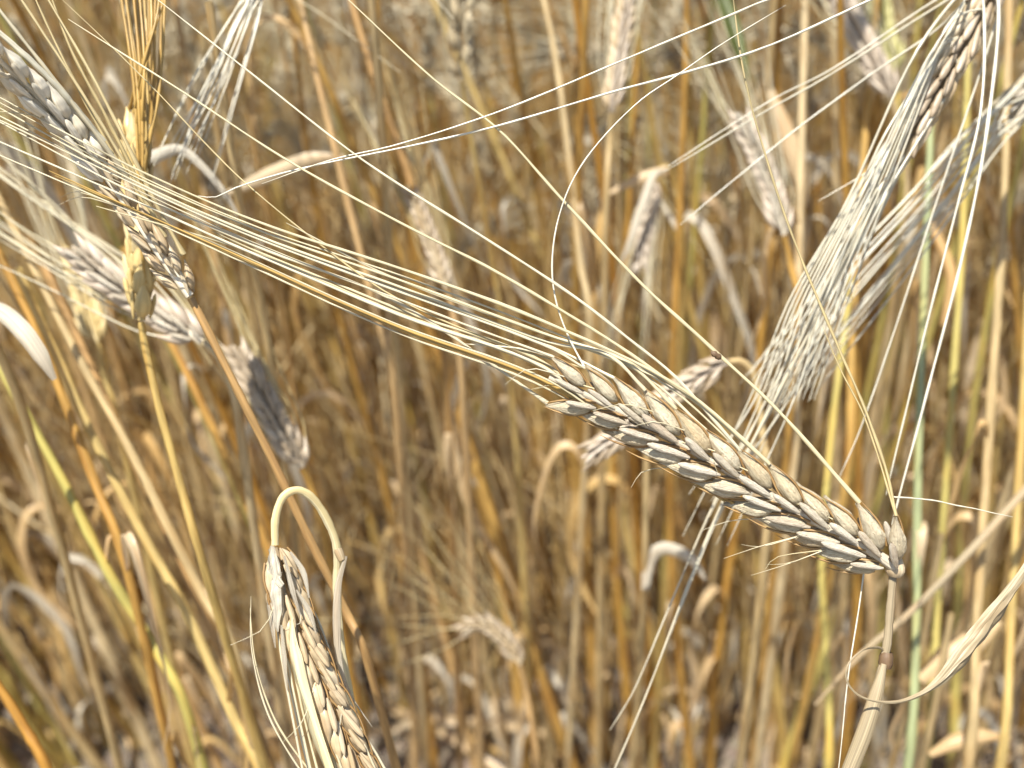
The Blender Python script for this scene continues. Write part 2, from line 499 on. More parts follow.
def build_ear(parent, base, axis_pts, nodes, level='mid', mats=('grain', 'pod', 'awn'), k=1.0, roll=0.0, open_=20, face=None, side=None,
              awn_len=.11, awn_dir=None, spread=.12, awn_r=.00042, curve=.0, awns=True, whiskers=0, glume_shades=False, droop=0.0, seed=1,
              skip_awn=(), base_splay=12, fine=1.0, lower=None):
    """an ear part (its rachis) with its grains, sterile spikelets and awns as sub-parts; returns the ear and its awn roots (world)"""
    r = random.Random(seed)
    axis = spline(axis_pts, 40)
    mid = axis[20]
    face = unit(CAM - mid) if face is None else unit(face)
    tt = unit(axis[-1] - axis[0])
    side = np.cross(face, tt) if side is None else side
    if side @ UP < 0 and abs(side @ UP) > .2: side = -side
    lay, roots = ear_layout(axis, face, side, nodes, k, open_, roll, base_splay, 1.0, r, fine)
    gg = Geo(); gg.tube(axis - base, np.linspace(.0013, .0007, 40) * k, 7)
    ear = link('ear', gg.mesh('ear', M[mats[1]]), parent)
    for kind, z, y, loc, W, Ln, s, i in lay:
        mt_ = mats[0] if kind == 'grain' else mats[1]
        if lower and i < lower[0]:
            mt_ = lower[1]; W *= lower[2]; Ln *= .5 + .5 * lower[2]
        o = link('grain' if kind == 'grain' else 'spikelet', piece_mesh(kind, level, mt_), ear,
                 local(basis(z, y, loc, W, Ln), base))
        if glume_shades and kind == 'grain':  # brown glume strips that also paint the shadow gaps between grains
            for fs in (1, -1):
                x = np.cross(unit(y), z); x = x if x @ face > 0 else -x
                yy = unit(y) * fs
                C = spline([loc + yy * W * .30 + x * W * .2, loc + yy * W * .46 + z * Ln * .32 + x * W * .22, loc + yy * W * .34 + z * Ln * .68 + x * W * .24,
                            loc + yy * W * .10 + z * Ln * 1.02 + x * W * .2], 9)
                link('glume_shade', Geo().tube(C - base, np.array([.9, 1, 1, 1, .9, .8, .6, .4, .15]) * .00030 * k, 4).mesh('glume_shade', M['glume_shade']), ear)
    if awns:
        for (p, z, s, i, t, S, F, u) in roots:
            if i in skip_awn: continue
            d0 = unit(t if awn_dir is None else awn_dir)
            d = unit(d0 + S * s * spread * r.uniform(.2, 1.2) + F * r.uniform(-1, 1) * spread * .8)
            Ln = awn_len * r.uniform(.8, 1.1)
            bow = unit(S * s + F * r.uniform(-.6, .6)) * Ln * curve * r.uniform(-.3, 1)
            C = spline([p, p + unit(z + d) * Ln * .12, p + d * Ln * .5 + bow + np.array([0, 0, -droop * Ln * .2]), p + d * Ln + bow * .4 + np.array([0, 0, -droop * Ln])], 14)
            add_awn(ear, base, C, awn_r * k, mats[2])
    for w in range(whiskers):
        p, z, s, i, t, S, F, u = roots[r.randrange(1, len(roots))]
        C = spline([p - z * .004 - S * s * .001 + F * .002, p + (unit(F * r.uniform(-.2, .8) - S * r.uniform(.3, 1.1)) + t * r.uniform(.2, .9)) * .005,
                    p + (unit(F * r.uniform(-.2, .8) - S * r.uniform(.5, 1.2)) + t * r.uniform(.2, .9)) * r.uniform(.007, .012)], 6)
        link('bristle', Geo().tube(C - base, np.linspace(.00016, .00004, 6), 4).mesh('bristle', M['awn']), ear)
    return ear, roots


def add_awn(ear, base, C, r0, mat, tip=.3, sides=5):
    n = len(C)
    R = .88 * r0 * np.interp(np.linspace(0, 1, n), [0, .05, .5, .93, 1], [1.25, 1, .85, tip + .1, tip * .5])
    w = random.Random(int(abs(C[-1][0]) * 1e6) + n)
    k1, k2, a1 = w.uniform(0, 6.28), w.uniform(0, 6.28), w.uniform(.00002, .00009)
    i = np.arange(n)
    C = np.asarray(C) + (np.minimum(1, i / 6) * a1)[:, None] * np.stack([np.sin(i * .35 + k1), np.sin(i * .27 + k2), np.sin(i * .5 + k2)], -1)
    R = R * (1 + .12 * np.sin(i * 1.7 + k1) + .1 * np.sin(i * .6 + k2))
    return link('awn', Geo().tube(C - base, R, sides, flat=.7).mesh('awn', M[mat]), ear)


def stem_radius(C, r0, r1, nodes=()):
    n = len(C); u = np.linspace(0, 1, n)
    R = np.interp(u, [0, 1], [r0, r1])
    for nd in nodes:
        R = R * (1 + .18 * np.exp(-((u - nd) / .010)**2) + .10 / (1 + np.exp((u - nd) / .02)))
    return R


def build_stem(parent, base, pts, r0=.0019, r1=.0012, mat='beige', nodes=(.2, .48), n=60, sides=9):
    C = spline(pts, n)
    R = stem_radius(C, r0, r1, nodes) * (1 + .05 * np.sin(np.arange(n) * .9 + r0 * 9e4) + .04 * np.sin(np.arange(n) * 2.3 + r1 * 7e4))
    return link('stem', Geo().tube(C - base, R, sides, flat=.88, ridges=sides // 2, amp=.03).mesh('stem', M[mat]), parent)


def build_leaf(parent, base, pts, widths, mat='dry_leaf', twist=(0, 0), n=36, ref=None, roll=0.0, fold=.25, name='leaf', cols=7, crumple=0.0):
    C = spline(pts, n)
    W = np.interp(np.linspace(0, 1, n), np.linspace(0, 1, len(widths)), widths)
    ref = (CAM - C[n // 2]) if ref is None else ref
    g_ = Geo().ribbon(C - base, W, ref, twist, fold, cols, roll)
    if crumple:
        V = g_.v[0].reshape(n, cols, 3); nn = np.cross(np.gradient(V, axis=0), np.gradient(V, axis=1)); nn /= np.linalg.norm(nn, axis=2)[..., None] + 1e-12
        uu = np.arange(n)[:, None]; ss = np.arange(cols)[None, :]
        h = np.sin(ss * 2.1 + .25 * np.sin(uu * .3)) + .6 * np.sin(uu * .55 + ss * .9) + .4 * np.sin(uu * 1.3 - ss * 1.7)
        g_.v[0] = (V + nn * (h * W[:, None] * crumple * .35)[..., None]).reshape(-1, 3)
    return link(name, g_.mesh(name, M[mat]), parent)


def variant_leaf(r, C, u):
    j = u * (len(C) - 1); a = C[int(j)]
    ang = r.uniform(0, 6.283); Ln = r.uniform(.04, .13)
    hx, hy = math.cos(ang), math.sin(ang)
    rise = r.uniform(0, .55); sp = r.uniform(.4, 1.2)
    P = [a, a + np.array([hx * .1, hy * .1, .25 * rise + .1]) * Ln, a + np.array([hx * .2 * sp, hy * .2 * sp, .3 * rise + .08]) * Ln,
         a + np.array([hx * .3 * sp, hy * .3 * sp, .1 * rise - .1]) * Ln, a + np.array([hx * .32 * sp + r.uniform(-.08, .08), hy * .32 * sp, -.4]) * Ln,
         a + np.array([hx * .26 * sp + r.uniform(-.12, .12), hy * .26 * sp + r.uniform(-.12, .12), -.72]) * Ln]
    return P, r.uniform(.0024, .0052), (r.uniform(-1, 1), r.uniform(-4, 4))


def floor_pt(p, dx=0.0, dy=0.0):
    x, y = p[0] + dx, p[1] + dy
    return np.array([x, y, float(ground_height(x, y)) - .004])


def stem_down(top_pts, dx=0.0, dy=0.0):
    """stem from the soil up to the listed points (given from the ear downwards)"""
    low = top_pts[-1]
    b = floor_pt(low, dx, dy)
    prev = top_pts[-2] if len(top_pts) > 1 else low
    m1 = low * .5 + b * .5 + (low - prev) * .12 * np.array([1, 1, 0])
    return [b, m1] + top_pts[::-1], b


# ------------------------------------------------------------------ the sharp ear across the middle
pts, base = stem_down(path([(893, 574), (890, 610), (886, 650), (872, 705), (850, 770), (835, 815)], .272), -.01, .02)
main = thing('barley_plant', 'barley plant whose sharp pale ear slants across the centre, awns sweeping left', 'barley plant', base)
build_stem(main, base, pts, .0017, .00092, 'sheath', (.70,), n=120, sides=14)
A = path([(895, 567), (868, 549), (800, 513), (720, 466), (635, 419), (549, 377)], .270)
ear, roots = build_ear(main, base, A, 23, 'hi', ('grain', 'pod', 'awn'), 1.0, fine=.88, roll=rad(24), open_=21, awns=False, whiskers=16, glume_shades=True, seed=5, base_splay=30)
link('collar', Geo().tube(spline(path([(894, 577), (895, 570), (894, 562), (891, 556)], .271), 8) - base, np.array([1.2, 1.9, 2.2, 2.2, 2.0, 1.9, 1.6, 1.1]) * .001, 10).mesh('collar', M['grain_brown']), main)
r = random.Random(3)
# awns combed to the left: each leaves its grain, joins the sheaf and ends past or inside the left edge
ends = [(-40, 62), (-35, 84), (-42, 92), (-30, 104), (-40, 112), (-45, 118), (96, 206), (-20, 128), (-38, 122), (60, 165), (203, 222), (-40, 70), (286, 223), (110, 158), (30, 172), (-30, 99)]
bundle = [q for q in roots if q[3] >= 5]
up = [q for q in bundle if q[2] > 0]; low = [q for q in bundle if q[2] < 0]
order = up + low[::-1]
for k, q in enumerate(order):
    f = k / (len(order) - 1)
    px, py, d = proj(q[0])
    jf, dz = r.uniform(-1, 1), r.uniform(-.004, .004)
    f = min(1, max(0, f + jf * .06))
    e = (-40 + r.uniform(-15, 15), 74 + 62 * f)
    if k in (3, 8, 11): e = [(286, 223), (110, 178), (96, 206)][(3, 8, 11).index(k)]
    y540 = 322 + 66 * f
    y400 = 268 + 66 * f
    y256 = 221 + 47 * f
    y130 = 166 + 46 * f
    if r.random() < .38 and k not in (3, 8, 11):
        xe = r.uniform(40, 240); e = (xe, np.interp(xe, [-40, 130, 256], [74 + 62 * f, y130, y256]))
    wp = [q[0]]
    if px > 640: wp.append(at(px - (px - 560) * .45, py + (y540 - py) * .47 - (13 if q[2] > 0 else -9), d + dz * .3))
    if px > 575: wp.append(at(546, y540, .270 + dz * .8))
    wp.append(at(400, y400, .270 + dz))
    if e[0] < 215: wp.append(at(256, y256, .269 + dz * 1.3))
    if e[0] < 90: wp.append(at(130, y130, .266 + dz * 1.6))
    wp.append(at(e[0], e[1], .262 + dz * 2))
    add_awn(ear, base, spline(wp, 40), .00037 * r.uniform(.7, 1.2), 'awn_gold' if f > .72 and r.random() < .5 else 'awn', tip=.42, sides=6)


def root_near(px, py):
    return min(roots, key=lambda q: math.hypot(proj(q[0])[0] - px, proj(q[0])[1] - py))[0]


def ease(C, q, reach=.09):
    """carry the first point to q and let the shift die out along the curve"""
    d = q - C[0]; o = C[0]
    return [c + d * max(0.0, 1 - np.linalg.norm(c - o) / reach)**2 for c in C]


free = [([(846, 466), (770, 390), (700, 331), (640, 280), (560, 197), (500, 131), (430, 76), (340, -8)], .271, .00050, 'awn'),
        ([(800, 440), (720, 392), (640, 347), (576, 313), (493, 269), (412, 229), (287, 160), (180, 90), (68, 19)], .268, .00046, 'awn'),
        ([(760, 418), (690, 360), (640, 328), (576, 288), (475, 230), (362, 160), (250, 72), (150, -6)], .266, .00042, 'awn'),
        ([(590, 372), (500, 345), (400, 300), (330, 252), (250, 187), (205, 143), (160, 95), (110, 45), (60, -2)], .272, .00026, 'awn_olive'),
        ([(888, 492), (880, 452), (860, 395), (838, 345), (800, 255), (770, 170), (745, 80), (732, -12)], .275, .00042, 'awn_olive'),
        ([(902, 488), (870, 405), (845, 362), (825, 320)], .277, .00030, 'awn_olive'),
        ([(893, 497), (930, 500), (970, 508), (1013, 517)], .270, .00022, 'awn_white'),
        ([(868, 548), (860, 600), (848, 680), (838, 775), (834, 810)], .276, .00024, 'awn_white'),
        ([(590, 356), (572, 325), (559, 290), (555, 255), (560, 215), (575, 175), (600, 140), (640, 100), (676, 75), (720, 45), (786, 5)], .270, .00024, 'awn_white'),
        ([(560, 362), (520, 352), (470, 347)], .272, .0003, 'awn'),
        ]
for pp, d, r0, mt in free:
    C = path(pp, d)
    if pp[-1][1] < 500: C = ease(C, root_near(*pp[0]))
    add_awn(ear, base, spline(C, 44), r0, mt, tip=.4, sides=6)
# leaf that coils round the stem and runs off to the right
build_leaf(main, base, path([(887, 655, .273), (880, 648, .270), (864, 650, .266), (849, 664, .264), (847, 680, .264), (857, 694, .265), (874, 701, .266), (897, 702, .267),
                             (918, 696, .268), (942, 681, .269), (966, 655, .270), (986, 630, .271), (1006, 603, .272), (1032, 565, .274), (1075, 500, .278)]),
           [.0009, .0008, .0007, .0007, .0007, .0007, .0009, .0014, .0036, .0058, .0062, .0046, .0037, .0044, .004], 'sheath', (0.2, 1.3), 70, roll=1.35, cols=11, crumple=.22)
link('node', Geo().tube(spline(path([(885, 668), (886, 660), (887, 652)], .272), 7) - base, np.array([1.3, 1.5, 1.62, 1.55, 1.6, 1.4, 1.2]) * .001, 12).mesh('node', M['dark_node']), main)
build_leaf(main, base, path([(884, 664, .270), (877, 690, .269), (864, 730, .269), (846, 775, .270)]), [.002, .0050, .0058, .0056], 'sheath', (0, .2), 20, roll=1.6, name='leaf_sheath')

# ------------------------------------------------------------------ nodding ear, lower left
pts, base = stem_down(path([(275, 545, .262), (275.5, 518, .262), (283, 497, .263), (297, 490, .264), (312, 498, .266), (327, 520, .269), (337, 548, .272), (337, 585, .276), (340, 640, .279), (356, 730, .282), (368, 780, .284)]), .03, .03)
nod = thing('barley_plant', 'barley plant with hooked neck and nodding torn ear at the lower left', 'barley plant', base)
build_stem(nod, base, pts, .00115, .00088, 'cream', (.55,), n=130, sides=14)
A = path([(273, 548, .262), (283, 585, .262), (300, 635, .262), (328, 700, .263), (365, 780, .265)])
e2, roots2 = build_ear(nod, base, A, 21, 'hi', ('grain_brown', 'grain_brown', 'awn'), .86, fine=.8, roll=rad(-20), open_=10, awn_len=.12, spread=.08, whiskers=4, glume_shades=True, seed=8, base_splay=2,
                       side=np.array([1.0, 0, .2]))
for pp, w, mt, nm in (([(272, 546), (270, 562), (272, 580), (281, 588)], [.0012, .0044, .0052, .0026], 'pale_leaf', 'husk'),
                      ([(276, 570), (270, 592), (272, 612), (277, 632)], [.003, .0056, .0050, .0008], 'pale_leaf', 'husk'),
                      ([(292, 618), (291, 650), (303, 700), (326, 768), (345, 815)], [.0004, .0050, .0042, .0035, .003], 'cream', 'husk')):
    build_leaf(nod, base, [c + unit(CAM - c) * .0042 for c in path(pp, .262)], w, mt, (0, .15), 18, roll=1.3, name=nm, ref=(-.6, -.45, .55), crumple=.28)
for pp in ([(290, 552), (302, 572), (309, 598)], [(284, 556), (291, 590), (300, 615)], [(296, 590), (308, 612), (316, 634)], [(268, 605), (271, 625), (275, 648)], [(281, 625), (283, 660), (287, 690)]):
    build_leaf(nod, base, [c + unit(CAM - c) * .0045 for c in path(pp, .262)], [.0006, .0018, .0004], 'pale_leaf', (0, .2), 10, roll=1.0, name='husk', ref=(-.4, -.6, .6))
build_leaf(nod, base, path([(346, 556, .272), (338, 585, .270), (336, 625, .269), (339, 665, .269), (350, 695, .270), (372, 727, .271)]), [.0010, .0022, .0026, .0020, .0008, .0003], 'pale_leaf', (0, .5), 24, roll=1.4)
link('node', Geo().tube(spline(path([(336, 546), (339, 552), (342, 560)], .272), 6) - base, np.array([.8, .95, 1.02, 1.0, .95, .8]) * .001, 9).mesh('node', M['sheath']), nod)
for pp, d in (([(335, 800), (306, 766), (275, 720), (256, 664), (250, 608)], .262), ([(325, 800), (296, 764), (267, 712), (252, 650), (251, 596)], .268)):
    add_awn(e2, base, spline(path(pp, d), 24), .0003, 'awn_olive' if d > .29 else 'awn')

# ------------------------------------------------------------------ slanting ear at the left edge
pts, base = stem_down(path([(191, 298, .284), (205, 325, .285), (235, 385, .288), (275, 465, .294), (310, 540, .30), (345, 610, .306), (370, 670, .31)]), .03, .05)
lean = thing('barley_plant', 'barley plant with sun-bright ear slanting to the left edge on a long brown stem', 'barley plant', base)
build_stem(lean, base, pts, .0013, .00092, 'brown', (.45,), n=80, sides=10)
A = path([(190, 296, .282), (165, 262, .281), (125, 203, .278), (85, 148, .272), (40, 98, .263), (-30, 35, .248)])
e3, roots3 = build_ear(lean, base, A, 23, 'hi', ('sunlit_husk', 'sunlit_husk', 'awn_white'), .80, roll=rad(20), open_=11, awns=False, seed=21, whiskers=3, lower=(11, 'grain_brown', .68),  # sunlit tip pale, shaded base browner: light put into the husk colours
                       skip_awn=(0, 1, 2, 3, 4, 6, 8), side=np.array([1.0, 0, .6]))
for pp, d, r0, mt in (([(172, 262), (150, 215), (118, 140), (85, 70), (36, -20)], .266, .0006, 'awn_olive'),
                      ([(165, 250), (140, 195), (105, 120), (70, 50), (48, -10)], .27, .0006, 'awn_olive'),
                      ([(150, 232), (110, 150), (70, 80), (20, 0), (-5, -40)], .262, .0005, 'awn_olive'),
                      ([(142, 215), (100, 140), (62, 62), (30, -10)], .268, .0005, 'awn_olive'),
                      ([(120, 185), (85, 130), (52, 85), (0, 14), (-30, -25)], .248, .0007, 'awn'),
                      ([(100, 160), (60, 105), (20, 60), (-30, 10)], .242, .0008, 'awn_white'),
                      ([(85, 140), (40, 80), (-20, 22)], .238, .0008, 'awn_white')):
    px, py = pp[0]
    q = min(roots3, key=lambda q: math.hypot(proj(q[0])[0] - px, proj(q[0])[1] - py))[0]
    add_awn(e3, base, spline(ease(path(pp, d), q), 30), r0, mt, tip=.4)

# ------------------------------------------------------------------ upright golden ear
pts, base = stem_down(path([(141, 322, .312), (146, 350, .313), (160, 410, .316), (182, 490, .322), (205, 570, .33)]), .02, .05)
gold = thing('barley_plant', 'barley plant with narrow upright ear and brush of golden awns, upper left', 'barley plant', base)
build_stem(gold, base, pts, .0017, .0009, 'yellow', (.5,), n=60)
A = path([(141, 320, .312), (140, 260, .310), (137, 190, .308), (133, 118, .306)])
e4, roots4 = build_ear(gold, base, A, 18, 'hi', ('grain_gold', 'grain_gold', 'awn_gold'), .92, roll=rad(78), open_=15, awns=False, seed=4, side=np.array([1.0, 0, 0]))
r = random.Random(9)
for k, q in enumerate(roots4):
    f = (k % 9) / 8 + r.uniform(-.04, .04)
    px, py, d = proj(q[0]); dz = r.uniform(-.005, .005)
    x2 = 118 + 50 * f
    C = [q[0], at(px * .55 + (136 + 20 * f) * .45, py - 45, d - .003 + dz), at(134 + 26 * f, min(py - 95, 90), d - .003 + dz), at(x2, -25, d + dz), at(x2 - 6 + 12 * f, -90, d + dz)]
    add_awn(e4, base, spline(C, 24), .00052 * r.uniform(.8, 1.2), 'awn_gold', tip=.4)

# ------------------------------------------------------------------ big ear hanging in from the upper right
pts, base = stem_down(path([(1015, -55, .318), (1030, -85, .320), (1060, -105, .325), (1095, -85, .332), (1120, -20, .34), (1130, 100, .35)]), .0, .06)
hang = thing('barley_plant', 'barley plant with big shaded ear hanging in at the upper right', 'barley plant', base)
build_stem(hang, base, pts, .0020, .0012, 'beige', (.4,), n=90)
A = path([(1012, -52, .318), (985, 0, .317), (955, 55, .316), (925, 105, .316), (900, 150, .316)])
e5, roots5 = build_ear(hang, base, A, 18, 'hi', ('grain_brown', 'grain_dark', 'awn_white'), 1.0, roll=rad(25), open_=10, awns=False, seed=13, side=np.array([-1.0, 0, .4]))  # dark husk colour stands in for the shade on this ear
r = random.Random(17)
n5 = len(roots5)
for k, q in enumerate(roots5):
    px, py, d = proj(q[0])
    left = q[2] > 0
    f = (k * 7 % n5) / n5
    dz = r.uniform(-.006, .006)
    off = -12 + 26 * f if left else 14 + 24 * f
    line = lambda y: 948 - .47 * y + off
    fin = (757 + 50 * f + (-8 if left else 10), 400)
    ext = (fin[0] - 66, 520 + r.uniform(-40, 30))
    C = [q[0]]
    if py < 60: C.append(at(line(py + 85) + (4 if left else 0), py + 85, d - (.007 if left else 0)))
    C += [at(line(205) * .8 + 868 * .2, 205, .316 + dz), at(line(300) * .4 + fin[0] * .6 + 22, 300, .319 + dz), at(*fin, .324 + dz)]
    if k % 2 == 0: C.append(at(*ext, .33))
    add_awn(e5, base, spline(C, 34), .00042 * r.uniform(.85, 1.15), 'awn_white', tip=.4)
for pp, d, r0 in (([(1012, -40), (960, -9), (905, 27), (830, 75), (768, 110), (664, 172)], .322, .00040), ([(1012, -48), (970, -22), (920, 10), (830, 70), (768, 102), (668, 166)], .324, .00032),
                  ([(975, 5), (935, 31), (860, 82), (768, 152), (680, 225)], .324, .00036), ([(925, 122), (905, 140), (862, 174), (816, 202)], .322, .0003),
                  ([(1000, -30), (1016, 0), (992, 120), (962, 258), (925, 400), (904, 478), (892, 525)], .300, .00055), ([(1005, -35), (1003, 10), (985, 110), (958, 205), (925, 330), (903, 425), (886, 495)], .304, .00046),
                  ([(985, 0), (975, 60), (940, 190), (898, 320), (860, 430), (838, 480)], .32, .00035),
                  ([(1012, -45), (930, -28), (868, 1), (768, 46), (676, 75), (617, 91), (500, 125), (400, 148), (300, 169), (240, 186), (215, 197), (198, 196)], .27, .00038),
                  ([(1005, -50), (880, -32), (767, 0), (735, 13), (617, 63), (500, 111), (400, 144), (330, 160), (262, 184)], .268, .00035),
                  ([(900, 140), (850, 255), (790, 370), (728, 490), (690, 580), (650, 685), (612, 775), (600, 800)], .318, .00046), ([(905, 130), (850, 250), (780, 375), (718, 495), (668, 610), (634, 690), (610, 730)], .322, .00040),
                  ([(900, 135), (860, 240), (800, 380), (735, 480), (700, 560), (668, 640)], .327, .0004)):
    px, py = pp[0]
    q = min(roots5, key=lambda q: math.hypot(proj(q[0])[0] - px, proj(q[0])[1] - py))[0]
    C = path(pp, d)
    if pp[-1][0] > 700 or pp[-1][1] > 400: C = ease(C, q, .06)
    else: C[0] = q
    add_awn(e5, base, spline(C, 48), r0, 'awn_white', tip=.4, sides=6)

r = random.Random(31)
for k in range(7):   # awns lying over the sunny side of the ear
    f = k / 6; dz = r.uniform(-.003, .003)
    q = roots5[(k * 5) % 9][0]
    C = [q, at(950 - 18 * f + 12, 5 + 40 * f, .309 + dz), at(918 + 14 * f, 75, .308 + dz), at(862 + 24 * f, 195, .309 + dz), at(808 + 34 * f, 300, .312 + dz), at(752 + 46 * f, 405 + r.uniform(-30, 20), .316 + dz)]
    add_awn(e5, base, spline(C, 34), .00036 * r.uniform(.8, 1.2), 'awn_white', tip=.4)

# second ear beyond the right edge: only its sheaf of awns is in view
pts, base = stem_down(path([(1120, 25, .36), (1140, 40, .362), (1150, 120, .37)]), .0, .08)
right = thing('barley_plant', 'barley plant whose blurred pale awns slant in from the right edge', 'barley plant', base)
build_stem(right, base, pts, .0020, .0012, 'beige', (.4,), n=60)
A = path([(1120, 20, .36), (1095, 40, .36), (1060, 68, .36), (1010, 112, .36)])
e6, roots6 = build_ear(right, base, A, 16, 'mid', ('grain', 'pod', 'awn'), 1.0, open_=14, awns=False, seed=14)
r = random.Random(19)
for q in roots6:
    f = r.uniform(-1, 1); dz = r.uniform(-.009, .009)
    L_ = r.uniform(.85, 1.1)
    C = [q[0], at(985 + 14 * f, 138 + 18 * f, .358 + dz), at(925 + 20 * f, 213 + 22 * f, .356 + dz), at(850 + 30 * f, 300 + 24 * f, .355 + dz), at(850 + 34 * f - 80 * L_, 302 + 22 * f + 96 * L_, .353 + dz)]
    add_awn(e6, base, spline(C, 24), .00040 * r.uniform(.8, 1.2), 'awn_white', tip=.4)

# silver awns hanging in at the top left
pts, base = stem_down(path([(330, -120, .345), (345, -130, .35), (365, -90, .36), (372, 0, .37)]), .0, .07)
silver = thing('barley_plant', 'barley plant with a tuft of silvery awns dropping in at the top left', 'barley plant', base)
build_stem(silver, base, pts, .0018, .001, 'beige', (.4,), n=60)
A = path([(328, -118, .345), (310, -95, .344), (290, -65, .343), (272, -30, .342)])
e7, roots7 = build_ear(silver, base, A, 14, 'mid', ('grain', 'pod', 'awn_white'), .9, open_=14, awns=False, seed=15)
r = random.Random(23)
for q in roots7:
    f = r.uniform(-1, 1); dz = r.uniform(-.008, .008)
    C = [q[0], at(250 + 12 * f, 5, .338 + dz), at(217 + 26 * f, 80, .334 + dz), at(180 + 34 * f, 165 + r.uniform(-25, 30), .33 + dz)]
    add_awn(e7, base, spline(C, 18), .00036, 'awn_white', tip=.3)

# ------------------------------------------------------------------ blurred plants with an ear in view behind
mids = [
    # label, ear axis (px,py,d), stem continuation, mats, nodes, k, stem mat, awn length, awn direction in picture
    ('barley plant with grey-violet blurred ear left of centre, above the hooked neck', [(302, 468, .38), (275, 420, .378), (233, 345, .375)], [(312, 490, .383), (330, 560, .39)], ('grain_dark', 'grain_dark', 'awn_olive'), 20, .78, 'amber', .05),
    ('barley plant with slim dark ear showing just above the sheaf of awns', [(446, 288, .42), (432, 245, .42), (408, 185, .42)], [(452, 310, .423), (462, 380, .43)], ('grain_dark', 'grain_brown', 'awn_olive'), 18, .56, 'brown', .06),
    ('barley plant with blurred beige ear standing upright at the top, right of centre', [(612, 112, .44), (618, 60, .44), (628, -5, .44)], [(610, 140, .445), (606, 220, .45)], ('grain_brown', 'grain_grey', 'awn'), 18, .74, 'beige', .09),
    ('barley plant with small nodding ear beside a bright white folded leaf', [(654, 182, .47), (648, 215, .468), (638, 275, .465)], [(660, 170, .472), (668, 168, .476), (676, 190, .482), (684, 280, .50)], ('grain_grey', 'grain_grey', 'awn'), 16, .58, 'yellow', .05),
    ('barley plant with grey blurred ear crossed by a long brown awn, upper right', [(784, 235, .42), (768, 180, .418), (738, 112, .415)], [(790, 260, .423), (798, 330, .43)], ('grain_grey', 'pod', 'awn'), 20, .76, 'amber', .05),
    ('barley plant with dusky ear between the hanging ear and the top edge', [(892, 98, .45), (868, 50, .45), (838, -8, .45)], [(898, 125, .452), (905, 220, .46)], ('grain_grey', 'grain_grey', 'awn'), 20, .85, 'beige', .08),
    ('barley plant with yellow-green plump ear near the top right corner', [(895, 70, .50), (884, 30, .50), (872, -25, .50)], [(898, 110, .503), (900, 220, .51)], ('grain_green', 'grain_green', 'awn'), 16, .9, 'green', .08),
    ('barley plant with dark brown ear curling over near the bottom centre', [(520, 665, .47), (505, 640, .468), (482, 625, .466), (458, 632, .464)], [(526, 690, .474), (538, 768, .48)], ('grain_dark', 'grain_brown', 'awn_olive'), 15, .62, 'brown', .07),
    ('barley plant with blurred grey ear hidden behind the tip of the sharp ear', [(728, 362, .372), (675, 392, .37), (625, 430, .37), (582, 458, .37)], [(742, 362, .374), (754, 376, .376), (762, 430, .38), (768, 520, .386)], ('grain_dark', 'grain_grey', 'awn'), 20, .7, 'beige', .0),
    ('grey-eared blurred barley plant at the left, below the sun-bright slanting ear', [(202, 342, .35), (160, 314, .35), (110, 278, .348), (72, 246, .346)], [(215, 352, .35), (228, 375, .352), (240, 430, .36)], ('grain_grey', 'pod', 'awn'), 18, .85, 'beige', .09),
    ('barley plant with beads of yellow grain half hidden among the left stalks', [(98, 342, .42), (88, 310, .42), (74, 250, .418)], [(104, 370, .422), (122, 440, .43)], ('grain_gold', 'grain_gold', 'awn'), 16, .8, 'yellow', .07),
]
for i, (lab, ax, st, mt, nn, k, sm, al) in enumerate(mids):
    top = path([ax[0]] + st)
    pts, base = stem_down(top, random.uniform(-.01, .02), .03)
    t = thing('barley_plant', lab, 'barley plant', base, 'barley plants with a blurred ear in view')
    build_stem(t, base, pts, .0019, .0011, sm, (.3, .62), n=50, sides=8)
    build_ear(t, base, path(ax), nn, 'mid', mt, k, roll=rad(random.uniform(-30, 30)), open_=16, awns=al > 0, awn_len=al, spread=.14, awn_r=.00036, seed=40 + i)
    if i == 3:
        build_leaf(t, base, path([(668, 168, .462), (655, 175, .458), (646, 198, .456), (634, 232, .456), (622, 262, .457)]), [.001, .0034, .004, .003, .001], 'pale_leaf', (0, .4), 20, roll=.9)
        build_leaf(t, base, path([(668, 170, .47), (640, 178, .47), (605, 195, .472)]), [.004, .005, .001], 'dry_leaf', (0, .4), 14, roll=.9)

